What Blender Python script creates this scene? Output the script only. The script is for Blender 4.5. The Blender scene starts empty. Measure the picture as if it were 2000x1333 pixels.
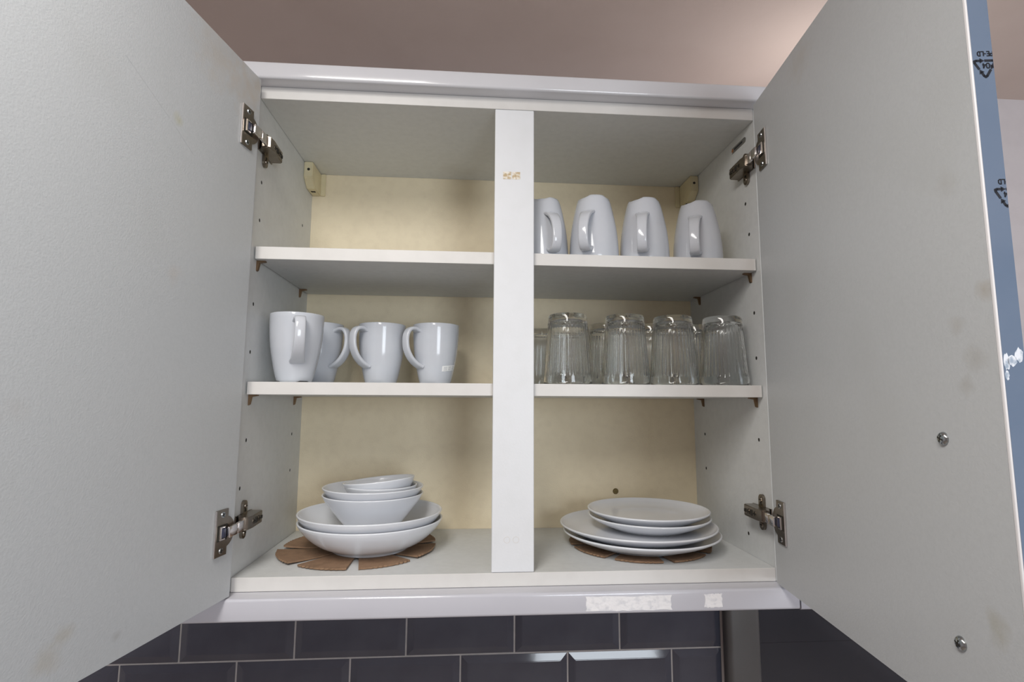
import bpy, bmesh, math, random
from mathutils import Vector, Matrix
random.seed(7)
scn = bpy.context.scene
COL = scn.collection
PI = math.pi

# ------------------------------------------------------------------ camera
cam_d = bpy.data.cameras.new('camera'); cam = bpy.data.objects.new('camera', cam_d); COL.objects.link(cam)
cam_d.sensor_width = 36.0; cam_d.lens = 1050.43/2000*36; cam_d.clip_start = 0.02
R_ = Vector((0.9972235, -0.07432037, 0.00466684)); U_ = Vector((-0.01321326, -0.11492227, 0.99328661)); F_ = Vector((0.07328511, 0.99059041, 0.1155852))
m = Matrix((R_, U_, -F_)).transposed().to_4x4(); m.translation = Vector((-0.06160973, -0.78675703, 0.25521651))
cam.matrix_world = m
scn.camera = cam

# ------------------------------------------------------------------ light, exposure
scn.view_settings.view_transform = 'Standard'; scn.view_settings.look = 'None'
scn.view_settings.gamma = 1.0; scn.view_settings.use_curve_mapping = False
scn.view_settings.exposure = 0.0
world = bpy.data.worlds.new('world'); scn.world = world; world.use_nodes = True
world.node_tree.nodes['Background'].inputs[0].default_value = (.7, .8, 1, 1)
world.node_tree.nodes['Background'].inputs[1].default_value = .25

def area(name, loc, target, sx, sy, power, col):
    l = bpy.data.lights.new(name, 'AREA'); l.shape = 'RECTANGLE'; l.size = sx; l.size_y = sy; l.energy = power; l.color = col
    o = bpy.data.objects.new(name, l); COL.objects.link(o); o.location = loc
    o.rotation_euler = (Vector(target)-Vector(loc)).to_track_quat('-Z', 'Y').to_euler()
    return o
# daylight entering by the window opposite, side fill from an added window at the right, a ceiling strip light over the room, a small added point fill past the right door
area('window_daylight', (.88, -2.96, .22), (.88, 0, .22), .9, 1.0, 29, (.86, .93, 1.0))
area('side_window_fill', (2.56, -.95, .2), (0, -.55, .3), 1.2, 1.1, 8, (.80, .90, 1.0))
area('ceiling_strip', (-.32, -1.10, .935), (-.32, -1.10, 0), .28, 1.2, 18.5, (1, .97, .93))
lp = bpy.data.lights.new('ceiling_fill', 'POINT'); lp.energy = .75; lp.color = (1, .97, .96); lp.shadow_soft_size = .03  # added fill with no fitting, brightens the right end of the ceiling
lo = bpy.data.objects.new('ceiling_fill', lp); COL.objects.link(lo); lo.location = (.60, .13, .79)
scn.cycles.max_bounces = 24; scn.cycles.transmission_bounces = 24; scn.cycles.glossy_bounces = 8; scn.cycles.diffuse_bounces = 6

# ------------------------------------------------------------------ materials
def mat(name, col, rough=.5, metal=0, spec=.5, coat=0, noise=None, bump=None, trans=0, ior=1.5):
    """procedural material; noise=(colour2, scale, low, high): mottling; bump=(scale, strength)"""
    M = bpy.data.materials.new(name); M.use_nodes = True
    nt = M.node_tree; b = nt.nodes['Principled BSDF']
    b.inputs['Base Color'].default_value = (*col, 1); b.inputs['Roughness'].default_value = rough
    b.inputs['Metallic'].default_value = metal; b.inputs['Specular IOR Level'].default_value = spec
    b.inputs['Coat Weight'].default_value = coat; b.inputs['Coat Roughness'].default_value = .06
    b.inputs['Transmission Weight'].default_value = trans; b.inputs['IOR'].default_value = ior
    tc = nt.nodes.new('ShaderNodeTexCoord')
    if noise:
        layers = noise if isinstance(noise, list) else [noise]
        prev = None
        for (c2, sc, lo_, hi_) in layers:
            n = nt.nodes.new('ShaderNodeTexNoise'); n.inputs['Scale'].default_value = sc; n.inputs['Detail'].default_value = 4
            nt.links.new(tc.outputs['Object'], n.inputs['Vector'])
            mr = nt.nodes.new('ShaderNodeMapRange'); mr.inputs[1].default_value = lo_; mr.inputs[2].default_value = hi_
            nt.links.new(n.outputs['Fac'], mr.inputs[0])
            mx = nt.nodes.new('ShaderNodeMix'); mx.data_type = 'RGBA'
            nt.links.new(mr.outputs[0], mx.inputs[0])
            if prev is None: mx.inputs[6].default_value = (*col, 1)
            else: nt.links.new(prev, mx.inputs[6])
            mx.inputs[7].default_value = (*c2, 1); prev = mx.outputs[2]
        nt.links.new(prev, b.inputs['Base Color'])
    if bump:
        n = nt.nodes.new('ShaderNodeTexNoise'); n.inputs['Scale'].default_value = bump[0]; n.inputs['Detail'].default_value = 3
        nt.links.new(tc.outputs['Object'], n.inputs['Vector'])
        bp = nt.nodes.new('ShaderNodeBump'); bp.inputs['Strength'].default_value = bump[1]; bp.inputs['Distance'].default_value = .002
        nt.links.new(n.outputs['Fac'], bp.inputs['Height']); nt.links.new(bp.outputs[0], b.inputs['Normal'])
    return M
M = {}
M['carcass'] = mat('aged white melamine', (.66, .675, .672), .45, noise=[((.625, .64, .637), 90, .4, .7), ((.57, .57, .54), 7, .62, .9)], bump=(420, .12))
M['edge'] = mat('white edge banding', (.675, .66, .635), .4, noise=((.65, .635, .61), 40, .45, .7))
M['post'] = mat('white painted post', (.73, .745, .765), .4, noise=((.71, .725, .74), 30, .45, .7), bump=(300, .05))
M['back'] = mat('cream hardboard back', (.84, .735, .53), .55, noise=[((.80, .695, .50), 60, .45, .7), ((.73, .63, .44), 5, .55, .85)], bump=(500, .15))
M['door'] = mat('grey white melamine door', (.51, .53, .54), .42, noise=[((.495, .515, .525), 260, .4, .65), ((.48, .497, .50), 9, .55, .85)], bump=(500, .10))
M['film'] = mat('blue protective film', (.15, .205, .295), .12, coat=.25, noise=((.165, .22, .31), 18, .4, .7))
M['scuff'] = mat('worn white film', (.80, .84, .90), .5, noise=((.34, .42, .52), 190, .45, .62))
M['lip'] = mat('white edge lip', (.80, .79, .80), .35)
M['ink'] = mat('black ink', (.01, .012, .02), .6)
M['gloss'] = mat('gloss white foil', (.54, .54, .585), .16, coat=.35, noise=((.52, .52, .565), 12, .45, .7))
M['cornice'] = mat('gloss white foil lit copy', (.64, .64, .665), .16, coat=.35, noise=((.62, .62, .645), 12, .45, .7))  # same foil as the pelmet, lightened to stand in for stronger light up here
M['tape'] = mat('torn white tape', (.82, .81, .82), .7, noise=((.66, .66, .69), 110, .50, .68), bump=(300, .3))
M['residue'] = mat('tan glue residue', (.80, .76, .68), .6, noise=((.50, .38, .22), 200, .40, .58))
M['cream'] = mat('cream plastic', (.72, .64, .42), .4, noise=((.66, .58, .38), 50, .4, .7))
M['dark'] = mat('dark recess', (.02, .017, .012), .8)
M['nickel'] = mat('nickel plated steel', (.27, .235, .195), .28, 1, noise=((.22, .19, .155), 90, .4, .7))
M['bright'] = mat('bright nickel', (.78, .74, .72), .18, 1, noise=((.70, .66, .64), 120, .4, .7))
M['bluepl'] = mat('dark blue plastic', (.03, .035, .07), .4)
M['brown'] = mat('brown steel pin', (.22, .14, .08), .4, .7)
M['brass'] = mat('brass screw', (.16, .12, .055), .4, 1)
M['zinc'] = mat('zinc screw', (.42, .45, .46), .2, 1)
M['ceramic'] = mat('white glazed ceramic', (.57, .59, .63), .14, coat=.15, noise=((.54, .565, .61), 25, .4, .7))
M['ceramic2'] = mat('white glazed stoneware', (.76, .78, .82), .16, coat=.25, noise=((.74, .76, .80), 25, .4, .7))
M['glass'] = mat('pale green glass', (.982, .993, .988), .0, trans=1, ior=1.30, coat=.8)
M['card'] = mat('brown cardboard', (.27, .165, .098), .85, noise=((.21, .128, .075), 70, .4, .7), bump=(350, .3))
M['sticker'] = mat('white paper sticker', (.86, .86, .85), .6)
M['print'] = mat('grey print', (.45, .46, .47), .7)
M['badge'] = mat('grey badge', (.26, .26, .24), .3, .6)
M['badge_o'] = mat('orange badge mark', (.42, .16, .05), .4)
M['tile'] = mat('navy grey glazed tile', (.056, .058, .078), .07, coat=.4, noise=((.066, .069, .09), 14, .4, .7), bump=(18, .06))
M['grout'] = mat('pale grout', (.42, .39, .38), .9, noise=((.36, .34, .33), 80, .4, .7))
M['plaster'] = mat('pink white wall paint', (.67, .63, .635), .8, noise=((.64, .60, .605), 30, .4, .7), bump=(250, .08))
M['ceil'] = mat('pink white ceiling paint', (.66, .55, .49), .85, noise=((.63, .52, .46), 8, .4, .7), bump=(200, .08))
M['floor'] = mat('beige vinyl floor', (.42, .35, .30), .5, noise=((.36, .30, .25), 6, .4, .7))
M['trunk'] = mat('greige pipe boxing', (.085, .080, .078), .45, noise=((.078, .073, .07), 20, .4, .7))
M['panel'] = mat('slate blue gloss panel', (.034, .036, .045), .10, coat=.3, noise=((.03, .032, .04), 6, .4, .7))
M['black'] = mat('black handle', (.015, .015, .017), .35)
M['wframe'] = mat('white window frame', (.8, .8, .8), .4)

# old marks and smudges on the doors, each at its own place
STAINS = [((-.4038, -.1702, .5785), .009, (.44, .42, .24), .7), ((-.3928, -.1102, .7011), .050, (.50, .45, .38), .6), ((-.3826, -.0546, .6937), .045, (.50, .45, .39), .7),
          ((-.3763, -.0250, .7100), .040, (.48, .42, .35), .7), ((-.4193, -.2550, .0499), .012, (.42, .39, .32), .6), ((-.4087, -.1971, .0248), .006, (.36, .36, .35), .7),
          ((-.4220, -.2697, .0351), .016, (.42, .38, .30), .5), ((-.4018, -.1596, .4005), .014, (.50, .46, .42), .5), ((-.4308, -.3181, .2487), .012, (.46, .44, .42), .4),
          ((.3219, -.4165, .3414), .010, (.36, .31, .24), .7), ((.3237, -.4025, .2915), .012, (.38, .37, .34), .6), ((.3257, -.3877, .3175), .010, (.40, .39, .36), .6),
          ((.3253, -.3902, .2724), .008, (.36, .35, .32), .6), ((.3243, -.3983, .0977), .010, (.40, .39, .33), .7), ((.3239, -.4016, .0884), .010, (.40, .39, .33), .7),
          ((.3256, -.3881, .4370), .014, (.42, .42, .40), .6), ((.3544, -.1668, .6968), .030, (.44, .41, .36), .5)]
nt_ = M['door'].node_tree; pb_ = nt_.nodes['Principled BSDF']; prev_ = pb_.inputs['Base Color'].links[0].from_socket
gp_ = nt_.nodes.new('ShaderNodeNewGeometry'); nz_ = nt_.nodes.new('ShaderNodeTexNoise'); nz_.inputs['Scale'].default_value = 70
nt_.links.new(gp_.outputs['Position'], nz_.inputs['Vector'])
for (p_, r_, c_, a_) in STAINS:
    d_ = nt_.nodes.new('ShaderNodeVectorMath'); d_.operation = 'DISTANCE'; d_.inputs[1].default_value = p_
    nt_.links.new(gp_.outputs['Position'], d_.inputs[0])
    q_ = nt_.nodes.new('ShaderNodeMath'); q_.operation = 'MULTIPLY_ADD'; q_.inputs[1].default_value = r_*1.6; nt_.links.new(nz_.outputs['Fac'], q_.inputs[0]); nt_.links.new(d_.outputs['Value'], q_.inputs[2])
    mr_ = nt_.nodes.new('ShaderNodeMapRange'); mr_.inputs[1].default_value = r_*.9; mr_.inputs[2].default_value = r_*1.9; mr_.inputs[3].default_value = a_*.7; mr_.inputs[4].default_value = 0
    nt_.links.new(q_.outputs[0], mr_.inputs[0])
    mx_ = nt_.nodes.new('ShaderNodeMix'); mx_.data_type = 'RGBA'; mx_.inputs[7].default_value = (*c_, 1)
    nt_.links.new(mr_.outputs[0], mx_.inputs[0]); nt_.links.new(prev_, mx_.inputs[6]); prev_ = mx_.outputs[2]
nt_.links.new(prev_, pb_.inputs['Base Color'])

# ------------------------------------------------------------------ mesh helpers
def obj(name, bm, ma, parent=None, smooth=False, loc=None):
    me = bpy.data.meshes.new(name)
    bmesh.ops.recalc_face_normals(bm, faces=bm.faces[:])
    bm.to_mesh(me); bm.free()
    me.materials.append(M[ma])
    if smooth:
        me.polygons.foreach_set('use_smooth', [True]*len(me.polygons))
        if smooth != 'all': me.set_sharp_from_angle(angle=math.radians(smooth if smooth is not True else 40))
    o = bpy.data.objects.new(name, me); COL.objects.link(o)
    if parent: o.parent = parent
    if loc: o.location = loc
    return o
def tag(o, label=None, cat=None, group=None, kind=None):
    if label: o['label'] = label
    if cat: o['category'] = cat
    if group: o['group'] = group
    if kind: o['kind'] = kind
    return o
def empty(name, loc, label, cat, group=None, rz=0):
    o = bpy.data.objects.new(name, None); COL.objects.link(o); o.location = loc; o.rotation_euler = (0, 0, rz); o.empty_display_size = .05
    return tag(o, label, cat, group)
def add_box(bm, x0, x1, y0, y1, z0, z1, bev=0, seg=2, mtx=None):
    r = bmesh.ops.create_cube(bm, size=1.0); vs = r['verts']
    for v in vs:
        v.co = Vector((x0+(v.co.x+.5)*(x1-x0), y0+(v.co.y+.5)*(y1-y0), z0+(v.co.z+.5)*(z1-z0)))
    if bev:
        es = list({e for v in vs for e in v.link_edges})
        r = bmesh.ops.bevel(bm, geom=es, offset=bev, segments=seg, affect='EDGES', profile=.5)
        vs = list({v for f in r['faces'] for v in f.verts} | {v for v in vs if v.is_valid})
    if mtx is not None: bmesh.ops.transform(bm, matrix=mtx, verts=[v for v in vs if v.is_valid])
    return bm
def box(*a, **k): return add_box(bmesh.new(), *a, **k)
def add_cyl(bm, p, axis, r, depth, seg=20, r2=None):
    ax = Vector(axis).normalized(); q = Vector((0, 0, 1)).rotation_difference(ax).to_matrix().to_4x4()
    bmesh.ops.create_cone(bm, cap_ends=True, segments=seg, radius1=r, radius2=r if r2 is None else r2, depth=depth,
                          matrix=Matrix.Translation(Vector(p)+ax*depth/2) @ q)
    return bm
def lathe(prof, seg=96, rad=None, zoff=None):
    """closed profile list of (r,z); r=0 endpoints give poles. rad(i,a)->factor, zoff(i,a)->dz"""
    bm = bmesh.new(); rings = []
    for i, (r, z) in enumerate(prof):
        if r < 1e-6: rings.append([bm.verts.new((0, 0, z))])
        else:
            ring = []
            for k in range(seg):
                a = 2*PI*k/seg
                rr = r+(rad(i, a) if rad else 0); zz = z+(zoff(i, a) if zoff else 0)
                ring.append(bm.verts.new((rr*math.cos(a), rr*math.sin(a), zz)))
            rings.append(ring)
    for A, B in zip(rings, rings[1:]):
        for k in range(seg):
            k2 = (k+1) % seg
            if len(A) == 1 and len(B) == 1: continue
            if len(A) == 1: bm.faces.new((A[0], B[k2], B[k]))
            elif len(B) == 1: bm.faces.new((A[k], A[k2], B[0]))
            else: bm.faces.new((A[k], A[k2], B[k2], B[k]))
    return bm
def catmull(P, n):
    P = [Vector(p) for p in P]; P = [2*P[0]-P[1]]+P+[2*P[-1]-P[-2]]; out = []
    for i in range(1, len(P)-2):
        for k in range(n):
            t = k/n; a, b, c, d = P[i-1:i+3]
            out.append(.5*((2*b)+(c-a)*t+(2*a-5*b+4*c-d)*t*t+(3*b-a-3*c+d)*t**3))
    out.append(P[-2]); return out
def sweep(path, w, t, side, n=14, wf=None):
    """strap along path; side = constant width direction; rounded cross-section w (along side) x t"""
    bm = bmesh.new(); side = Vector(side).normalized(); rings = []
    for i, p in enumerate(path):
        tn = (path[min(i+1, len(path)-1)]-path[max(i-1, 0)]).normalized(); nn = tn.cross(side).normalized()
        s = wf(i/(len(path)-1)) if wf else 1
        ring = []
        for k in range(n):
            a = 2*PI*k/n; c, d = math.cos(a), math.sin(a); e = .62
            ring.append(bm.verts.new(p+side*(w/2*s*math.copysign(abs(c)**e, c))+nn*(t/2*math.copysign(abs(d)**e, d))))
        rings.append(ring)
    for A, B in zip(rings, rings[1:]):
        for k in range(n): bm.faces.new((A[k], A[(k+1) % n], B[(k+1) % n], B[k]))
    bm.faces.new(rings[0][::-1]); bm.faces.new(rings[-1])
    return bm
def prism(pts, axis_fn, t0, t1, bm=None):
    """extrude 2-D polygon; axis_fn(u,v,t)->Vector"""
    bm = bm or bmesh.new()
    A = [bm.verts.new(axis_fn(u, v, t0)) for u, v in pts]; B = [bm.verts.new(axis_fn(u, v, t1)) for u, v in pts]
    bm.faces.new(A); bm.faces.new(B[::-1]); n = len(pts)
    for k in range(n): bm.faces.new((A[k], B[k], B[(k+1) % n], A[(k+1) % n]))
    return bm
def cut_holes(o, specs):
    """drill cylinders (point, axis, radius, depth) out of o for real recessed holes"""
    bm = bmesh.new()
    for p, ax, r, d in specs: add_cyl(bm, Vector(p)-Vector(ax)*.001, ax, r, d+.001, 12)
    me = bpy.data.meshes.new('cutter'); bm.to_mesh(me); bm.free(); c = bpy.data.objects.new('cutter', me); COL.objects.link(c)
    md = o.modifiers.new('holes', 'BOOLEAN'); md.operation = 'DIFFERENCE'; md.solver = 'EXACT'; md.object = c
    bpy.context.view_layer.update(); dg = bpy.context.evaluated_depsgraph_get()
    new = bpy.data.meshes.new_from_object(o.evaluated_get(dg)); o.modifiers.remove(md); o.data = new
    bpy.data.objects.remove(c)

# ------------------------------------------------------------------ dimensions (metres; cabinet bottom front edge at the origin)
W, T, D, H = .384, .0186, .2714, .7285
Z1B, Z1T, Z2B, Z2T, ZTB = .2664, .2846, .4652, .4839, .7095
YW = .2925     # face of the grout / wall
CEIL = .958; FLOOR = -1.44

# ------------------------------------------------------------------ the room
def struct(name, bm, ma, parent=None, smooth=False):
    o = obj(name, bm, ma, parent, smooth)
    if not parent: o['kind'] = 'structure'
    return o
struct('floor', box(-2.3, 2.7, -3.1, .4, FLOOR-.1, FLOOR), 'floor')
struct('ceiling', box(-2.3, 2.7, -3.1, .4, CEIL, CEIL+.1), 'ceil')
wall_back = struct('wall_back', box(-2.3, 2.7, YW+.0005, .4, FLOOR, CEIL), 'plaster')
struct('wall_left', box(-2.3, -2.2, -3.1, .4, FLOOR, CEIL), 'plaster')
bm = bmesh.new()
for a in [(-3.1, -1.55, FLOOR, CEIL), (-.35, .4, FLOOR, CEIL), (-1.55, -.35, FLOOR, -.35), (-1.55, -.35, .75, CEIL)]: add_box(bm, 2.6, 2.7, *a)
struct('wall_right', bm, 'plaster')
bm = bmesh.new()
for a in [(-1.55, -1.50, -.35, .75), (-.40, -.35, -.35, .75), (-1.50, -.40, -.35, -.30), (-1.50, -.40, .70, .75), (-.97, -.93, -.30, .70)]: add_box(bm, 2.62, 2.68, *a)
struct('window_added', bm, 'wframe')  # unseen window added to carry the side fill for ceiling and left door
bm = bmesh.new()
for a in [(-2.2, .38, FLOOR, CEIL), (1.38, 2.6, FLOOR, CEIL), (.38, 1.38, .77, CEIL), (.38, 1.38, FLOOR, -.33)]:
    add_box(bm, a[0], a[1], -3.1, -3.0, a[2], a[3])
struct('wall_front', bm, 'plaster')
def window(name, x0, x1, z0, z1, bars):
    bm = bmesh.new()
    for a in [(x0, x0+.05, z0, z1), (x1-.05, x1, z0, z1), (x0+.05, x1-.05, z0, z0+.05), (x0+.05, x1-.05, z1-.05, z1)]+bars:
        add_box(bm, a[0], a[1], -3.08, -3.02, a[2], a[3])
    struct(name, bm, 'wframe')
window('window_1', .38, 1.38, -.33, .77, [])

# tiled splashback: grout bed with one bevelled tile object each, children of the wall
grout = obj('grout_bed', box(-1.2, .4305, YW, YW+.002, -.62, -.012), 'grout', wall_back)
def tile_mesh(w, h):
    bm = bmesh.new(); b = .0125; y0, y1, y2 = .0015, -.0006, -.0047
    L = []
    for (i, y) in ((0, y0), (0, y1), (b, y2)):
        L.append([bm.verts.new((x, y, z)) for x, z in ((i, i), (w-i, i), (w-i, h-i), (i, h-i))])
    for A, B in zip(L, L[1:]):
        for k in range(4): bm.faces.new((A[k], A[(k+1) % 4], B[(k+1) % 4], B[k]))
    bm.faces.new(L[2]); bm.faces.new(L[0][::-1])
    r = bmesh.ops.bevel(bm, geom=[e for e in bm.edges if all(v.co.y < -.0007 for v in e.verts)], offset=.0008, segments=2, affect='EDGES')
    bmesh.ops.recalc_face_normals(bm, faces=bm.faces[:])
    me = bpy.data.meshes.new('tile'); bm.to_mesh(me); bm.free(); me.materials.append(M['tile'])
    me.polygons.foreach_set('use_smooth', [False]*len(me.polygons))
    return me
TW, TH, G = .2005, .0988, .0032
full = tile_mesh(TW, TH); cutm = {}
zj = -.2155
for row in range(-1, 4):      # row -1 hidden just behind the pelmet, rows 0 and 1 in view, two more below
    ztop = zj-G/2 + (TH+G)*(1-row) - (TH+G)*0
    z0 = zj + G/2 + (TH+G)*(-row)
    xs = .0255+G/2 if row % 2 == 0 else .1275+G/2
    x = xs-(TW+G)*6
    while x < .428:
        w = min(TW, .4295-x)
        me = full
        if w < TW-.001:
            key = round(w, 4); me = cutm.setdefault(key, None) or tile_mesh(w, TH); cutm[key] = me
        t = bpy.data.objects.new('tile', me); COL.objects.link(t); t.parent = wall_back
        t.location = (x, YW-.0003, z0); t.rotation_euler = (random.uniform(-.006, .006), 0, random.uniform(-.004, .004))
        x += TW+G
# pipe boxing and slate panel right of the tiles
struct('trim_1', box(.4310, .4985, .262, YW+.0005, -1.0, -.012, bev=.012, seg=4), 'trunk', None, True)
for z0, z1, y0 in ((-1.0, -.2082, .2866), (-.2080, .06, .2867)):
    obj('splashback_panel', box(.4995, 1.75, y0, YW+.0004, z0, z1, bev=.0003, seg=1), 'panel', wall_back)

# ------------------------------------------------------------------ cabinet
cab = empty('wall_cabinet', (0, 0, 0), 'open white two-door wall cabinet holding crockery, with central front post', 'cabinet')
holesL = [(.023, .587), (.024, .528), (.020, .399), (.019, .328), (.024, .201), (.012, .135), (.222, .199), (.222, .135), (.222, .399), (.222, .328), (.222, .587)]
holesR = [(.037, .584), (.030, .530), (.026, .400), (.026, .328), (.225, .199), (.030, .201), (.075, .050), (.225, .135), (.225, .400), (.225, .587)]
sl = obj('side_panel', box(-.400, -W, 0, YW-.0015, 0, H, bev=.0006, seg=1), 'carcass', cab)
cut_holes(sl, [((-W, y, z), (-1, 0, 0), .0030, .009) for y, z in holesL])
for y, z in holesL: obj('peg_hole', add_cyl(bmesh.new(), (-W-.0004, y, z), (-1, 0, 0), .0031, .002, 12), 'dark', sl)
sr = obj('side_panel', box(W, .400, 0, YW-.0015, 0, H, bev=.0006, seg=1), 'carcass', cab)
cut_holes(sr, [((W, y, z), (1, 0, 0), .0030, .009) for y, z in holesR])
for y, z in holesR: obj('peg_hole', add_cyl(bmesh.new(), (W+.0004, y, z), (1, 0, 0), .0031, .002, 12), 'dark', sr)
def board(name, x0, x1, y0, y1, z0, z1):
    o = obj(name, box(x0, x1, y0+.0008, y1, z0, z1), 'carcass', cab)
    obj('edge_band', box(x0, x1, y0, y0+.0009, z0, z1, bev=.0004, seg=1), 'edge', o); return o
board('top_panel', -W+.0006, W-.0006, 0, D, ZTB, H)
board('bottom_panel', -W+.0006, W-.0006, 0, D, 0, T)
obj('back_panel', box(-W-.004, W+.004, D+.0006, D+.0045, .002, H-.002), 'back', cab)
for z0, z1 in ((Z1B, Z1T), (Z2B, Z2T)):
    board('shelf', -W+.0018, W-.0018, .0105, D-.0012, z0, z1)
post = obj('center_post', box(-.0310, .0293, 0, .0095, T+.0004, ZTB-.0004, bev=.0012, seg=2), 'post', cab)
for x0, x1 in ((-.0182, -.0056), (-.0042, .0080)):
    obj('glue_residue', box(x0, x1, -.0003, .0001, .5962, .6080), 'residue', post)
for x in (-.0093, .0035):       # faint ring marks low on the post
    bm = bmesh.new(); n = 24
    for k in range(n):
        a, b = 2*PI*k/n, 2*PI*(k+1)/n
        q = [(.0046, a), (.0046, b), (.0039, b), (.0039, a)]
        prism([(x+r*math.cos(c), .0634+r*math.sin(c)) for r, c in q], lambda u, v, t: Vector((u, t, v)), -.0002, .0001, bm)
    obj('ring_mark', bm, 'edge', post)
# shelf pins: spoon-shaped pegs under the shelves
def pin(x, y, z, s):
    bm = bmesh.new()
    add_cyl(bm, (x-s*.004, y, z-.0042), (s, 0, 0), .0024, .006, 10)
    prism([(0, 0), (.013, 0), (.013, -.0016), (.0042, -.0032), (.0022, -.014), (0, -.0155)],
          lambda u, v, t: Vector((x+s*u, y+t, z+v)), -.0028, .0028, bm)
    obj('shelf_pin', bm, 'brown', cab)
for zz in (Z1B, Z2B):
    for s, y1_, y2_ in ((1, .024, .224), (-1, .030, .225)):
        for y in (y1_, y2_): pin(-s*W, y, zz-.0002, s)
# cream plastic hanging brackets in the top back corners
for s in (1, -1):
    x = -s*W
    fn = lambda u, v, t: Vector((x+s*t, u, v))
    bm = prism([(.212, ZTB-.0004), (.212, .679), (.232, .664), (D, .664), (D, ZTB-.0004)], fn, .0003, .0165)
    add_box(bm, min(x+s*.0165, x+s*.026), max(x+s*.0165, x+s*.026), D-.004, D, .664, ZTB-.0004)
    bmesh.ops.bevel(bm, geom=bm.edges[:], offset=.0012, segments=2, affect='EDGES')
    b = obj('hanging_bracket', bm, 'cream', cab)
    obj('bracket_screw', add_cyl(bmesh.new(), (x+s*.009, .2124, .694), (0, -1, 0), .0026, .0007, 14), 'dark', b)
    obj('bracket_slot', add_box(bmesh.new(), x+s*.009-.0042, x+s*.009+.0042, .2445, .2505, .6636, .6644), 'dark', b)
# screw in the back panel
sc_ = add_cyl(bmesh.new(), (.221, D+.0008, .086), (0, -1, 0), .0058, .0022, 20, .0046)
for a in (0, PI/2):
    add_box(sc_, -.0034, .0034, -.0004, .0004, -.0006, .0006, mtx=Matrix.Translation((.221, D-.0014, .086)) @ Matrix.Rotation(a+.3, 4, 'Y'))
obj('back_screw', sc_, 'brass', cab)
# maker's badge on the right side panel, print illegible
bd = bmesh.new()
prism([(.030+.0045*math.cos(a)*1, .6915+.0045*math.sin(a)) for a in [PI/2+PI*k/8 for k in range(9)]] + [(.073-.0045*math.cos(a)*-1, .6915-.0045*math.sin(a)) for a in [PI/2+PI*k/8 for k in range(9)]],
      lambda u, v, t: Vector((W-t, u, v)), -.0001, .0009, bd)
badge = obj('badge', bd, 'badge', cab)
bd = bmesh.new(); add_cyl(bd, (W-.0008, .0695, .6915), (-1, 0, 0), .0030, .0004, 16); obj('badge_mark', bd, 'badge_o', badge)
bd = bmesh.new()
for k in range(8): add_box(bd, W-.0012, W-.0008, .036+.0036*k, .0384+.0036*k, .690, .6932)
obj('badge_print', bd, 'ink', badge)

# ------------------------------------------------------------------ doors
class Frame:
    """local frame on a door: s along the door from its hinge edge, u out of its inner face (towards the room side), z up"""
    def __init__(f, P, d, n): f.P, f.d, f.n = Vector(P), Vector(d).normalized(), Vector(n).normalized()
    def pt(f, s, u, z): return f.P + f.d*s + f.n*u + Vector((0, 0, z))
    def mtx(f):
        mm = Matrix((f.d, f.n, Vector((0, 0, 1)))).transposed().to_4x4(); mm.translation = f.P; return mm
FL = Frame((-.3763, -.020, 0), (-.18, -.984, 0), (.984, -.18, 0))
FR = Frame((.3735, -.020, 0), (-.129, -.9917, 0), (-.9917, .129, 0))
def make_door(F, z0, z1):
    d = obj('door', add_box(bmesh.new(), 0, .4055, -.016, 0, z0, z1, mtx=F.mtx()), 'door', cab)
    obj('edge_lip', add_box(bmesh.new(), .4055, .4085, -.016, 0, z0, z1, bev=.0009, seg=3, mtx=F.mtx()), 'lip', d, True)
    obj('edge_film', add_box(bmesh.new(), .4086, .4089, -.0162, -.0012, z0, z1, mtx=F.mtx()), 'film', d)
    # bar handle on the outer face, held by two pan head screws showing inside
    bm = bmesh.new()
    add_box(bm, .3485, .3575, -.046, -.037, .045, .25, bev=.0025, seg=3, mtx=F.mtx())
    for z in (.0675, .228): add_cyl(bm, F.pt(.353, -.0375, z), F.n, .005, .0213, 16)
    obj('bar_handle', bm, 'black', d, True)
    for z in (.0675, .228):
        s = .3455
        bm = bmesh.new()
        prof = [(0, .0034), (.0022, .0033), (.0042, .0026), (.0053, .0013), (.0056, 0), (0, 0)]
        bm = lathe(prof, 20)
        q = Vector((0, 0, 1)).rotation_difference(F.n).to_matrix().to_4x4()
        bmesh.ops.transform(bm, matrix=Matrix.Translation(F.pt(s, .0001, z)) @ q, verts=bm.verts[:])
        so = obj('handle_screw', bm, 'zinc', d, True)
        cr = bmesh.new()
        for a in (.4, .4+PI/2):
            add_box(cr, -.0030, .0030, .0028, .0035, -.0006, .0006, mtx=F.mtx() @ Matrix.Translation((s, 0, z)) @ Matrix.Rotation(a, 4, 'Y'))
        obj('cross_slot', cr, 'dark', d)
    return d
doorL = make_door(FL, .0016, .7262)
doorR = make_door(FR, .0046, .7226)
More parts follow.
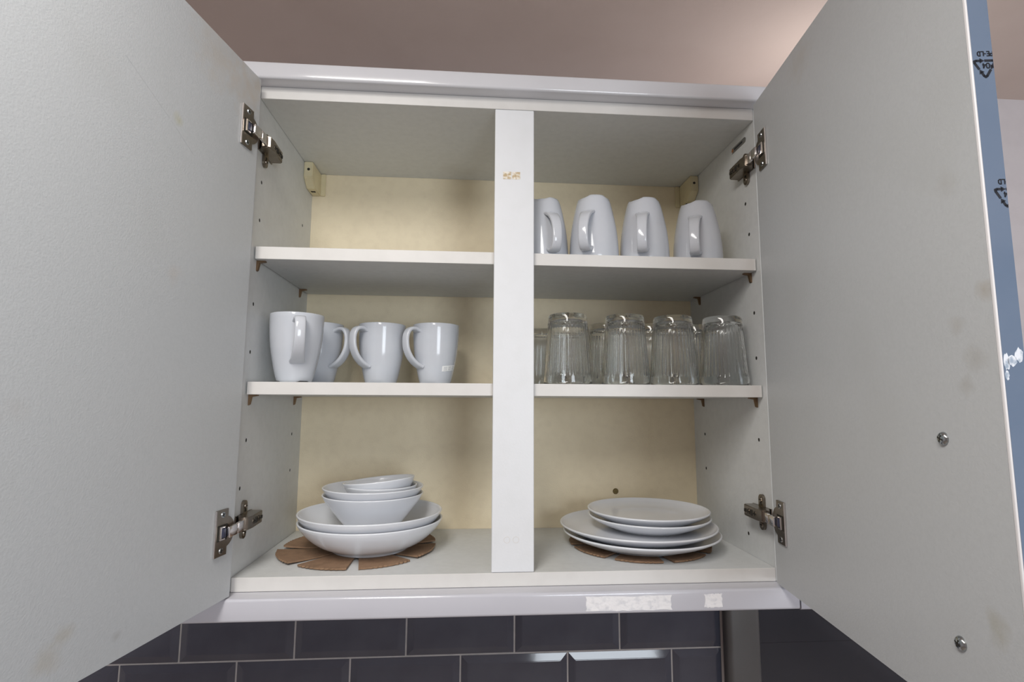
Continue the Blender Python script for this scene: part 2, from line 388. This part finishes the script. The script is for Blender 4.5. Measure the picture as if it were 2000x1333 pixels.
# printed recycling marks on the film of the right door's edge, cut by the corner of the door
def stroke(bm, pts, w):
    for a, b in zip(pts, pts[1:]):
        a, b = Vector((a[0], a[1])), Vector((b[0], b[1])); t = (b-a).normalized(); n = Vector((-t.y, t.x))*w/2
        e = t*w*.25
        bm.faces.new([bm.verts.new((p.x, p.y, 0)) for p in (a-e+n, a-e-n, b+e-n, b+e+n)])
def tri(bm, c, t, s):
    c = Vector(c); t = Vector(t).normalized(); n = Vector((-t.y, t.x))
    bm.faces.new([bm.verts.new((p.x, p.y, 0)) for p in (c+t*s, c+n*s*.8-t*s*.3, c-n*s*.8-t*s*.3)])
GLY = {'P': [[(0, 0), (0, 4), (1.6, 4), (2.1, 3.5), (2.1, 2.4), (1.6, 1.9), (0, 1.9)]],
       'E': [[(2, 0), (0, 0), (0, 4), (2, 4)], [(0, 2), (1.6, 2)]], 'L': [[(0, 4), (0, 0), (2, 0)]],
       'D': [[(0, 0), (0, 4), (1.2, 4), (2.1, 3), (2.1, 1), (1.2, 0), (0, 0)]],
       '0': [[(.5, 0), (0, .8), (0, 3.2), (.5, 4), (1.6, 4), (2.1, 3.2), (2.1, .8), (1.6, 0), (.5, 0)]],
       '4': [[(1.6, 0), (1.6, 4), (0, 1.2), (2.2, 1.2)]], '-': [[(0, 2), (1.3, 2)]]}
def recycle_mark(ua, zt, umax):
    """ua = inner corner across the edge, zt = height of the flat top bar; printed upside down as on the roll"""
    bm = bmesh.new(); w, h = .0168, .0145; lw = .0020
    A, B, Cc = Vector((ua, zt)), Vector((ua+w, zt)), Vector((ua+w/2, zt-h))
    def corner(P, Q, R, f1, f2):     # bent arrow round corner Q
        a = Q+(P-Q)*f1; b = Q+(R-Q)*f2; k1 = Q+(P-Q)*.14; k2 = Q+(R-Q)*.14; mid = (k1+k2)/2*.5+Q*.5
        stroke(bm, [a, k1, mid, k2, b], lw); return b, (R-Q)
    for P, Q, R in ((Cc, A, B), (A, B, Cc), (B, Cc, A)):
        b, t = corner(P, Q, R, .47, .34); tri(bm, b, t, .0027)
    def text(s, x, z, k):            # rotated by 180 degrees
        for ch in s:
            for st in GLY[ch]: stroke(bm, [(x-px*k, z-py*k) for px, py in st], .00095)
            x -= (1.9 if ch == '-' else 2.9)*k
    text('04', ua+.0118, zt-.0022, .00098)
    text('PE-LD', ua+.0150, zt+.0075, .00088)
    bmesh.ops.bisect_plane(bm, geom=bm.verts[:]+bm.edges[:]+bm.faces[:], plane_co=(umax, 0, 0), plane_no=(1, 0, 0), clear_outer=True)
    # unify, thicken and stand the print on the film
    r = bmesh.ops.extrude_face_region(bm, geom=bm.faces[:])
    for e in r['geom']:
        if isinstance(e, bmesh.types.BMVert): e.co.z += .00008
    for v in bm.verts:
        u, z, t = v.co; v.co = FR.pt(.40892+t, -u, z)
    obj('recycling_mark', bm, 'ink', doorR)
recycle_mark(.0012, .5205, .0160)
recycle_mark(.0070, .4170, .0160)
bm = bmesh.new()
random.seed(3)
for cu, cz, ru, rz in ((.0035, .2870, .0022, .0070), (.0075, .2880, .0035, .0045), (.0125, .2915, .0030, .0062), (.0030, .2770, .0016, .0040)):
    prism([(cu+ru*math.cos(k*PI/8)*random.uniform(.7, 1.1), cz+rz*math.sin(k*PI/8)*random.uniform(.7, 1.1)) for k in range(16)],
          lambda u, v, t: FR.pt(t, -u, v), .40893, .40900, bm)
obj('film_scuff', bm, 'scuff', doorR)
# long shallow scratch and two stains on the left door
bm = bmesh.new()
def on_left(px, py):      # only used for scratch end points, in door coordinates
    return px, py
for (s0, z0), (s1, z1) in (((.232, .6065), (.168, .5745)), ((.165, .5730), (.125, .5500))):
    a, b = FL.pt(s0, .0001, z0), FL.pt(s1, .0001, z1); up = Vector((0, 0, .0005))
    bm.faces.new([bm.verts.new(v) for v in (a, b, b+up, a+up)])
r = bmesh.ops.extrude_face_region(bm, geom=bm.faces[:])
for e in r['geom']:
    if isinstance(e, bmesh.types.BMVert): e.co -= FL.n*.0002
obj('scratch', bm, 'print', doorL)

# ------------------------------------------------------------------ hinges: arm on the side panel, cup flange on the door
def hinge(F, sx, z, zd):
    """sx=+1 left side panel, -1 right; z arm centre height, zd cup centre height"""
    x0 = -sx*W
    X = lambda a: x0+sx*a
    bm = bmesh.new()
    # arm: long channel, tapered front, with a step
    pr = [(.0020, .004), (.0020, .050), (.0170, .050), (.0200, .047), (.0212, .010), (.0205, -.006), (.0100, -.008)]
    prism(pr, lambda u, v, t: Vector((X(u), v, z+t)), -.0085, .0085, bm)
    bmesh.ops.bevel(bm, geom=bm.edges[:], offset=.0009, segments=2, affect='EDGES')
    arm = obj('hinge', bm, 'nickel', cab, True)
    # recessed adjusting slots along the arm
    bm = bmesh.new()
    add_box(bm, min(X(.0200), X(.0219)), max(X(.0200), X(.0219)), .0195, .0265, z-.0042, z+.0042, bev=.001, seg=1)
    add_box(bm, min(X(.0196), X(.0212)), max(X(.0196), X(.0212)), .0375, .0450, z-.0022, z+.0022)
    obj('adjuster_slot', bm, 'dark', arm)
    for yy in (.0130, .0325):
        bm = bmesh.new(); add_cyl(bm, (X(.0202), yy, z), (sx, 0, 0), .0040, .0014, 16)
        obj('adjuster_screw', bm, 'nickel', arm)
        bm = bmesh.new(); add_box(bm, min(X(.0214), X(.0221)), max(X(.0214), X(.0221)), yy-.0032, yy+.0032, z-.0007, z+.0007)
        add_box(bm, min(X(.0214), X(.0221)), max(X(.0214), X(.0221)), yy-.0007, yy+.0007, z-.0032, z+.0032); obj('cross_slot', bm, 'dark', arm)
    # cross-shaped mounting plate with a wing above and below
    bm = bmesh.new()
    add_box(bm, min(X(.0003), X(.0022)), max(X(.0003), X(.0022)), .001, .054, z-.0085, z+.0085)
    for s in (1, -1):
        n = 8; pts = [(.0185, 0), (.0325, 0)]+[(.0255+.007*math.cos(PI*k/n), s*(.0195+.007*math.sin(PI*k/n))) for k in range(n+1)]
        prism(pts, lambda u, v, t: Vector((X(t), u, z+v)), .0003, .0040, bm)
    mp = obj('mounting_plate', bm, 'nickel', arm)
    for s in (1, -1):
        bm = add_cyl(bmesh.new(), (X(.0039), .0255, z+s*.0185), (sx, 0, 0), .0042, .0016, 16, .0034); obj('plate_screw', bm, 'nickel', arm)
        bm = bmesh.new(); add_box(bm, min(X(.0054), X(.0058)), max(X(.0054), X(.0058)), .0230, .0280, z+s*.0185-.0006, z+s*.0185+.0006)
        add_box(bm, min(X(.0039), X(.0042)), max(X(.0039), X(.0042)), .0230, .0280, z+s*.0128-.0022, z+s*.0128+.0022); obj('cross_slot', bm, 'dark', arm)
    # cup flange on the door: tall plate with a round bulge towards the hinge edge
    c0 = .0215; pts = []
    pts += [(.0160, .0290), (.0395, .0290), (.0395, -.0290), (.0160, -.0290), (.0160, -.0190)]
    pts += [(c0-.0200*math.cos(a), .0200*math.sin(a)) for a in [-1.20+2.4*k/14 for k in range(15)]]
    pts += [(.0160, .0190)]
    bm = prism(pts, lambda u, v, t: F.pt(u, t, zd+v), .0003, .0024)
    cp = obj('cup_flange', bm, 'nickel', arm)
    bm = box(0, 1, 0, 1, 0, 1); bm.free()
    # thin bright rolled edge on the room side of the flange
    obj('flange_edge', add_box(bmesh.new(), .0394, .0408, .0003, .0028, zd-.0290, zd+.0290, bev=.0004, seg=1, mtx=F.mtx()), 'bright', arm)
    # the open cup: dark hollow, bright yoke and blue-black damper
    obj('cup_hollow', add_box(bmesh.new(), .0175, .0365, .0024, .0029, zd-.0100, zd+.0100, bev=.0002, seg=1, mtx=F.mtx()), 'dark', arm)
    bm = bmesh.new()
    add_box(bm, .0322, .0345, .0028, .0056, zd-.0085, zd+.0085, mtx=F.mtx())
    for s in (1, -1): add_box(bm, .0250, .0323, .0028, .0056, zd+s*.0076-.0009, zd+s*.0076+.0009, mtx=F.mtx())
    obj('yoke', bm, 'bright', arm)
    obj('damper', add_box(bmesh.new(), .0240, .0310, .0028, .0064, zd-.0058, zd+.0058, bev=.0008, seg=1, mtx=F.mtx()), 'bluepl', arm)
    for s in (1, -1):
        bm = add_cyl(bmesh.new(), F.pt(.0275, .0023, zd+s*.0225), F.n, .0040, .0012, 16, .0034); obj('flange_screw', bm, 'zinc', arm)
        bm = bmesh.new()
        for a in (.5, .5+PI/2): add_box(bm, -.0026, .0026, .0034, .0038, -.0006, .0006, mtx=F.mtx() @ Matrix.Translation((.0275, 0, zd+s*.0225)) @ Matrix.Rotation(a, 4, 'Y'))
        obj('cross_slot', bm, 'dark', arm)
    # two-piece link from arm to cup
    a = Vector((X(.0155), -.007, z)); b = F.pt(.0235, .0085, zd); mid = a.lerp(b, .52)+Vector((sx*.0012, 0, 0))
    for q0, q1 in ((a+Vector((0, .004, 0)), mid.lerp(a, .06)), (mid.lerp(b, .06), b)):
        t = (q1-q0); L_ = t.length; t.normalize(); zax = Vector((0, 0, 1)); nx = t.cross(zax).normalized()
        mm = Matrix((t, nx, zax)).transposed().to_4x4(); mm.translation = q0
        obj('link', add_box(bmesh.new(), 0, L_, -.0022, .0022, -.0068, .0068, bev=.0008, seg=2, mtx=mm), 'bright', arm, True)
hinge(FL, 1, .0905, .0885); hinge(FL, 1, .6385, .6385)
hinge(FR, -1, .0930, .0928); hinge(FR, -1, .6385, .6365)

# ------------------------------------------------------------------ cornice and pelmet rails
def rail(name, x0, x1, z0, z1, yf, yb, label, cat, ma='gloss'):
    bm = box(x0, x1, yf, yb, z0, z1)
    es = [e for e in bm.edges if all(abs(v.co.y-yf) < 1e-6 for v in e.verts) and abs(e.verts[0].co.z-e.verts[1].co.z) < 1e-6]
    bmesh.ops.bevel(bm, geom=es, offset=.004, segments=4, affect='EDGES', profile=.5)
    return tag(obj(name, bm, ma, None, True), label, cat)
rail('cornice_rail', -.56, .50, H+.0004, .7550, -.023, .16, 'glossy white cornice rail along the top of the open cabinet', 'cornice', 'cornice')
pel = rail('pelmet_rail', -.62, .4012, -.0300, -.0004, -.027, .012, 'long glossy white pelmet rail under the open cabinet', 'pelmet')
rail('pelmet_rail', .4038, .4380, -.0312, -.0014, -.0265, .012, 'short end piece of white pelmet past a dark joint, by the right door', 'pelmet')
bm = bmesh.new()
def torn(x0, x1, z0, z1):
    n = 14; random.seed(int(x0*1e4))
    pts = [(x0+(x1-x0)*k/n, z0+random.uniform(0, .0012)) for k in range(n+1)]+[(x1-random.uniform(0, .002), z0+(z1-z0)*k/5) for k in range(1, 5)]
    pts += [(x1-(x1-x0)*k/n, z1-random.uniform(0, .0014)) for k in range(n+1)]+[(x0+random.uniform(0, .002), z1-(z1-z0)*k/5) for k in range(1, 5)]
    obj('tape_residue', prism(pts, lambda u, v, t: Vector((u, t, v)), -.0274, -.0269), 'tape', pel)
torn(.0970, .2178, -.0262, -.0062); torn(.2630, .2895, -.0245, -.0056)
bm.free()

# ------------------------------------------------------------------ crockery
# mug: body lathe + strap handle
def interp(tab, z):
    for (z0, r0), (z1, r1) in zip(tab, tab[1:]):
        if z <= z1: return r0+(r1-r0)*(z-z0)/(z1-z0)
    return tab[-1][1]
MUGH = .1055
OUT = [(0, .0248), (.004, .0262), (.010, .0280), (.020, .0305), (.0357, .0337), (.052, .0366), (.070, .0386), (.086, .0395), (MUGH, .0400)]
def mug_meshes():
    prof = [(0, .0030), (.0212, .0030), (.0218, .0008), (.0232, 0), (.0246, .0004)]
    nz = 16
    zs = [.004+(MUGH-.0012-.004)*k/nz for k in range(nz+1)]
    prof += [(interp(OUT, z), z) for z in zs]
    prof += [(.0397, MUGH-.0003), (.0388, MUGH), (.0379, MUGH-.0003), (.0373, MUGH-.0012)]
    prof += [(interp(OUT, z)-.0030, z) for z in zs[::-1][1:] if z > .010] + [(.020, .0075), (0, .0070)]
    def zo(i, a):
        if i not in (2, 3, 4): return 0
        d = [abs((a-c+PI) % (2*PI)-PI) for c in (.55, .55+2*PI/3, .55-2*PI/3)]
        return .0028*max(0, min(1, (.62-min(d))/.34))
    body = lathe(prof, 72, None, zo)
    path = catmull([(.0372, 0, .0915), (.0465, 0, .0955), (.0560, 0, .0935), (.0615, 0, .0845), (.0625, 0, .0720), (.0600, 0, .0590), (.0530, 0, .0465), (.0430, 0, .0370), (.0325, 0, .0315)], 5)
    hd = sweep(path, .0175, .0066, (0, 1, 0), 16, lambda t: 1.18-.36*math.sin(PI*min(1, max(0, t)))**.6+.12*t)
    return body, hd
b_, h_ = mug_meshes()
proto = {}
def mesh_of(bm, name, ma, ang=45):
    me = bpy.data.meshes.new(name); bmesh.ops.recalc_face_normals(bm, faces=bm.faces[:]); bm.to_mesh(me); bm.free(); me.materials.append(M[ma])
    me.polygons.foreach_set('use_smooth', [True]*len(me.polygons))
    if ang: me.set_sharp_from_angle(angle=math.radians(ang))
    return me
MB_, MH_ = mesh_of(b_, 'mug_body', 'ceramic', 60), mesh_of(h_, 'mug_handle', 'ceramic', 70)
def mug(x, y, z, ang, label, group, flip=False):
    o = empty('mug', (x, y, z), label, 'mug', group, ang)
    for nm, me in (('body', MB_), ('handle', MH_)):
        c = bpy.data.objects.new(nm, me); COL.objects.link(c); c.parent = o
        if flip: c.rotation_euler = (PI, 0, 0); c.location = (0, 0, MUGH)
    return o
rad = math.radians
def cam_ang(x, y): return math.atan2(-.787-y, -.0616-x)
GU = 'upright mugs on the middle shelf'; GI = 'upturned mugs on the top shelf'
zm = Z1T+.0002
pm = [(-.3345, .066), (-.3270, .164), (-.2190, .160), (-.1253, .155)]
mug(*pm[0], zm, cam_ang(*pm[0])+rad(4), 'white mug nearest the left door, handle pointing to the viewer', GU)
mug(*pm[1], zm, cam_ang(*pm[1])+rad(47), 'white mug half hidden behind the leftmost mug, handle to the right', GU)
mug(*pm[2], zm, cam_ang(*pm[2])-rad(49), 'plain white upright mug with left handle, third from the left', GU)
m4 = mug(*pm[3], zm, cam_ang(*pm[3])-rad(53), 'white mug with a paper label stuck low on its side', GU)
# paper label on the fourth mug, following its wall
def wall_patch(a0, a1, z0, z1, off, skew=0, n=10, mz=5):
    bm = bmesh.new(); g = []
    for off_ in (off, off+.0002):
        g.append([[bm.verts.new(((interp(OUT, z)+off_)*math.cos(a), (interp(OUT, z)+off_)*math.sin(a), z)) for a, z in [(a0+(a1-a0)*i/n, z0+(z1-z0)*j/mz+skew*i/n) for i in range(n+1)]] for j in range(mz+1)])
    for gg in g:
        for j in range(mz):
            for i in range(n): bm.faces.new((gg[j][i], gg[j][i+1], gg[j+1][i+1], gg[j+1][i]))
    A, B = g
    for j in range(mz):
        for i in (0, n): bm.faces.new((A[j][i], A[j+1][i], B[j+1][i], B[j][i]))
    for i in range(n):
        for j in (0, mz): bm.faces.new((A[j][i], A[j][i+1], B[j][i+1], B[j][i]))
    return bm
ac = rad(53)     # towards the camera in the mug's own frame
st = obj('label_sticker', wall_patch(ac+rad(20), ac+rad(70), .0235, .0325, .0003, .0035), 'sticker', m4)
bm = bmesh.new()
for k in range(3):
    for (f0, f1) in ((.10, .34), (.42, .66), (.72, .92)):
        q = wall_patch(ac+rad(20+50*f0), ac+rad(20+50*f1), .0252+.0022*k+.0035*f0, .0260+.0022*k+.0035*f0, .0005, .0035*(f1-f0), 3, 1)
        me_ = bpy.data.meshes.new('x'); q.to_mesh(me_); q.free(); bm.from_mesh(me_); bpy.data.meshes.remove(me_)
obj('label_print', bm, 'print', st)
zt = Z2T+.0002
pt_ = [(.0545, .072), (.1340, .055), (.2190, .058), (.3120, .064)]
for (x, y), da, lb in zip(pt_, (19, -15, -3, -4), ('white upturned mug partly hidden by the central post', 'tallest looking white upturned mug, second from the central post', 'white upturned mug in the row, third from the central post', 'white upturned mug nearest the right side panel')):
    mug(x, y, zt, cam_ang(x, y)+rad(da), lb, GI, True)

# fluted tumblers, standing upside down: z=0 is the rim
def tumbler():
    h = .1105
    o_ = [(.0358, .0008), (.0366, 0), (.0378, .0003), (.0384, .0016)]
    fl0, fl1 = .0125, .0905
    def rr(z): return .0386-(.0386-.0302)*(z/h)**1.02
    zs = [.006, .0110, .0125, .0150]+[.0150+(.0880-.0150)*k/12 for k in range(1, 13)]+[.0905, .0925, .0938, .0950, .0962, .0975, .1010, .1050]
    prof = o_+[(rr(z), z) for z in zs]+[(.0300, .1080), (.0290, .1098), (.0272, .1105), (.0225, .1103), (.0195, .1090), (0, .1086)]
    def rad_(i, a):
        z = prof[i][1]; r = prof[i][0]
        if i < len(o_) or i >= len(o_)+len(zs): return 0
        if z < fl0-.001: return 0
        if z <= fl1:
            k = min(1, (z-fl0)/.003) if z < .0155 else (1 if z < .0885 else .35)
            return -.0009*k*(1-abs(math.cos(20*a)))
        if abs(z-.0950) < .0005: return .0005*math.cos(40*a)
        return 0
    inner = [(.0352, .0016)]+[(rr(z)-.0027, z) for z in (.006, .02, .04, .06, .08, .092)]+[(.0258, .0975), (.0230, .1005), (.018, .1016), (0, .1020)]
    full_ = inner[::-1]+prof
    n0 = len(inner)
    return lathe(full_, 240, lambda i, a: 0 if i < n0 else rad_(i-n0, a))
GM = mesh_of(tumbler(), 'tumbler', 'glass', 0)
GG = 'upturned glasses on the middle shelf'
first = None
spots = [(.0888, .050, 'clear fluted glass upturned in the front row, beside the post'),
         (.1812, .050, 'clear fluted glass upturned in the front row, second from post'),
         (.2605, .052, 'clear fluted glass upturned in the front row, third from post'),
         (.3420, .050, 'clear fluted glass upturned at the right end of the front row'),
         (.0715, .228, 'upturned glass at the back corner hidden partly by the post'),
         (.1500, .228, 'upturned glass at the very back, seen between the first two front glasses'),
         (.1755, .146, 'upturned glass just left behind the second front glass'),
         (.2560, .146, 'upturned glass in the gap behind the second and third front glasses'),
         (.3375, .146, 'upturned glass in the gap behind the last two front glasses')]
for k, (x, y, lb) in enumerate(spots):
    g = bpy.data.objects.new('tumbler', GM); COL.objects.link(g); g.location = (x, y, Z1T+.0002); g.rotation_euler = (0, 0, random.uniform(0, 6))
    tag(g, lb, 'glass', GG)

# bowls and plates: lathe with outer and inner skin, foot ring
def vessel(outer, inner, foot, seg=112):
    """outer (r,z) from foot up to rim; inner from rim down to centre"""
    ft = [(0, .0022), (foot-.0030, .0022), (foot-.0022, .0004), (foot-.0012, 0), (foot, 0)]
    return lathe(ft+outer+inner, seg)
def smooth_prof(P, n=4): return [(p.x, p.y) for p in catmull([(a, b, 0) for a, b in P], n)]
big_o = smooth_prof([(.0605, .0012), (.0640, .0040), (.0800, .0110), (.0950, .0215), (.1060, .0325), (.1120, .0405), (.1145, .0455)])
big_i = [(.1146, .0463), (.1138, .0471), (.1126, .0471), (.1117, .0464)]+smooth_prof([(.1110, .0452), (.1085, .0410), (.1015, .0325), (.0900, .0225), (.0750, .0155), (.0580, .0128), (.03, .0124), (0, .0123)])
med_o = smooth_prof([(.0345, .0010), (.0385, .0050), (.0500, .0165), (.0620, .0315), (.0730, .0455), (.0790, .0545), (.0815, .0590)])
med_i = [(.0816, .0598), (.0808, .0605), (.0798, .0604), (.0790, .0596)]+smooth_prof([(.0785, .0585), (.0740, .0508), (.0640, .0378), (.0510, .0235), (.0400, .0150), (.0250, .0118), (0, .0114)])
sm_o = smooth_prof([(.0265, .0010), (.0300, .0054), (.0420, .0194), (.0510, .0334), (.0565, .0436), (.0588, .0492)])
sm_i = [(.0587, .0500), (.0578, .0506), (.0568, .0502)]+smooth_prof([(.0560, .0487), (.0525, .0400), (.0450, .0272), (.0350, .0146), (.0260, .0100), (.0150, .0088), (0, .0086)])
pl_o = smooth_prof([(.0790, .0010), (.0830, .0022), (.1000, .0075), (.1150, .0132), (.1250, .0180), (.1298, .0212)])
pl_i = [(.1300, .0222), (.1295, .0231), (.1284, .0235), (.1272, .0231)]+smooth_prof([(.1262, .0221), (.1200, .0185), (.1060, .0140), (.0880, .0118), (.0600, .0112), (.03, .0111), (0, .0111)])
ps_o = smooth_prof([(.0600, .0010), (.0640, .0024), (.0780, .0080), (.0900, .0135), (.0980, .0180), (.1023, .0212)])
ps_i = [(.1025, .0222), (.1020, .0231), (.1009, .0235), (.0998, .0231)]+smooth_prof([(.0988, .0221), (.0930, .0178), (.0810, .0132), (.0650, .0110), (.0450, .0106), (.02, .0105), (0, .0105)])
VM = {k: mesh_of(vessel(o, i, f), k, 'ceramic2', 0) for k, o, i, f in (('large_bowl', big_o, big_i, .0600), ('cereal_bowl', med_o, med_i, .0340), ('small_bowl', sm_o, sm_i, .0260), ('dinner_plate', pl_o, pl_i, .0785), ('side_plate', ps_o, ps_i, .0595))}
def put(kind, x, y, z, label, cat, group, rx=0, ry=0):
    o = bpy.data.objects.new(kind, VM[kind]); COL.objects.link(o); o.location = (x, y, z); o.rotation_euler = (rx, ry, 0)
    return tag(o, label, cat, group)
ZC = T+.0032      # top of the cardboard
GB = 'bowls stacked on the cabinet floor'; GP = 'plates stacked on the cabinet floor'
bx, by = -.2226, .134
put('large_bowl', bx+.0005, by, ZC, 'large shallow white bowl at the bottom of the bowl stack, on cardboard', 'bowl', GB)
put('large_bowl', bx-.0004, by, ZC+.0126, 'upper of the two large white bowls, holding the smaller bowls', 'bowl', GB)
zb = ZC+.0126+.0124
put('cereal_bowl', bx+.0005, by+.010, zb, 'lower medium white bowl standing in the upper large bowl', 'bowl', GB)
put('cereal_bowl', bx+.0005, by+.010, zb+.0116, 'upper medium white bowl with the two smallest bowls inside', 'bowl', GB)
zs_ = zb+.0116+.0115
put('small_bowl', bx+.0125, by+.012, zs_, 'small white bowl sitting level inside the upper medium bowl', 'bowl', GB)
put('small_bowl', bx+.0130, by+.012, zs_+.0086, 'small white bowl tilted on top of the bowl stack', 'bowl', GB, rad(-2), rad(-5.5))
px_, py_ = .2215, .1355
put('dinner_plate', px_+.004, py_, ZC, 'large white plate at the bottom of the plate stack, on cardboard', 'plate', GP)
put('dinner_plate', px_-.001, py_, ZC+.0112, 'upper large white plate, second from the bottom of the plate stack', 'plate', GP)
put('side_plate', px_+.0225, py_+.010, ZC+.0112+.0112, 'lower of the two small white plates on the plate stack', 'plate', GP)
put('side_plate', px_+.0210, py_+.010, ZC+.0112+.0112+.0106, 'small white plate on top of the plate stack', 'plate', GP)

# slit cardboard rounds under the stacks: hub and eight petals, serrated outer edge
def cardboard(cx, cy, R, a0, label, lift, trims):
    o = empty('cardboard_round', (cx, cy, T), label, 'cardboard')
    t = .0028
    n = 40
    bm = prism([(.045*math.cos(2*PI*k/n), .045*math.sin(2*PI*k/n)) for k in range(n)], lambda u, v, w_: Vector((u, v, w_)), .0003, t)
    obj('hub', bm, 'card', o)
    for k in range(8):
        A0, A1 = a0+k*PI/4, a0+(k+1)*PI/4; Rk = R*trims[k]
        bm = bmesh.new(); rows = []; nr, na = 5, 22
        for i in range(nr+1):
            f = i/nr; row = []
            for j in range(na+1):
                g = j/na; r = .046+(Rk-.046)*f
                half = (.0015+.0070*f)/r         # the slit widens outwards
                a = A0+half+(A1-A0-2*half)*g
                if i == nr: r += .0011*math.sin(j*PI*.9+k)-.0022*abs(g-.5)
                row.append((r*math.cos(a), r*math.sin(a), lift[k]*f*f))
            rows.append(row)
        lo = [[bm.verts.new((x, y, .0003+z)) for x, y, z in r] for r in rows]; hi = [[bm.verts.new((x, y, t+z)) for x, y, z in r] for r in rows]
        for i in range(nr):
            for j in range(na):
                bm.faces.new((lo[i][j], lo[i+1][j], lo[i+1][j+1], lo[i][j+1])); bm.faces.new((hi[i][j], hi[i][j+1], hi[i+1][j+1], hi[i+1][j]))
            for j in (0, na): bm.faces.new((lo[i][j], lo[i+1][j], hi[i+1][j], hi[i][j]))
        for j in range(na):
            for i in (0, nr): bm.faces.new((lo[i][j], lo[i][j+1], hi[i][j+1], hi[i][j]))
        obj('petal', bm, 'card', o)
d8 = rad(-129)
cardboard(-.2400, .1440, .1230, d8, 'brown slit cardboard round under the bowl stack', [.001, .0005, .0025, .004, .003, .002, .004, .003], [1, 1, .99, 1, .96, .96, 1, 1.04])
cardboard(.2240, .1440, .1160, d8, 'brown slit cardboard round under the plate stack', [.0006, .0006, .001, .001, .001, .001, .001, .001], [1, 1, 1.02, 1, 1, 1, 1, 1])
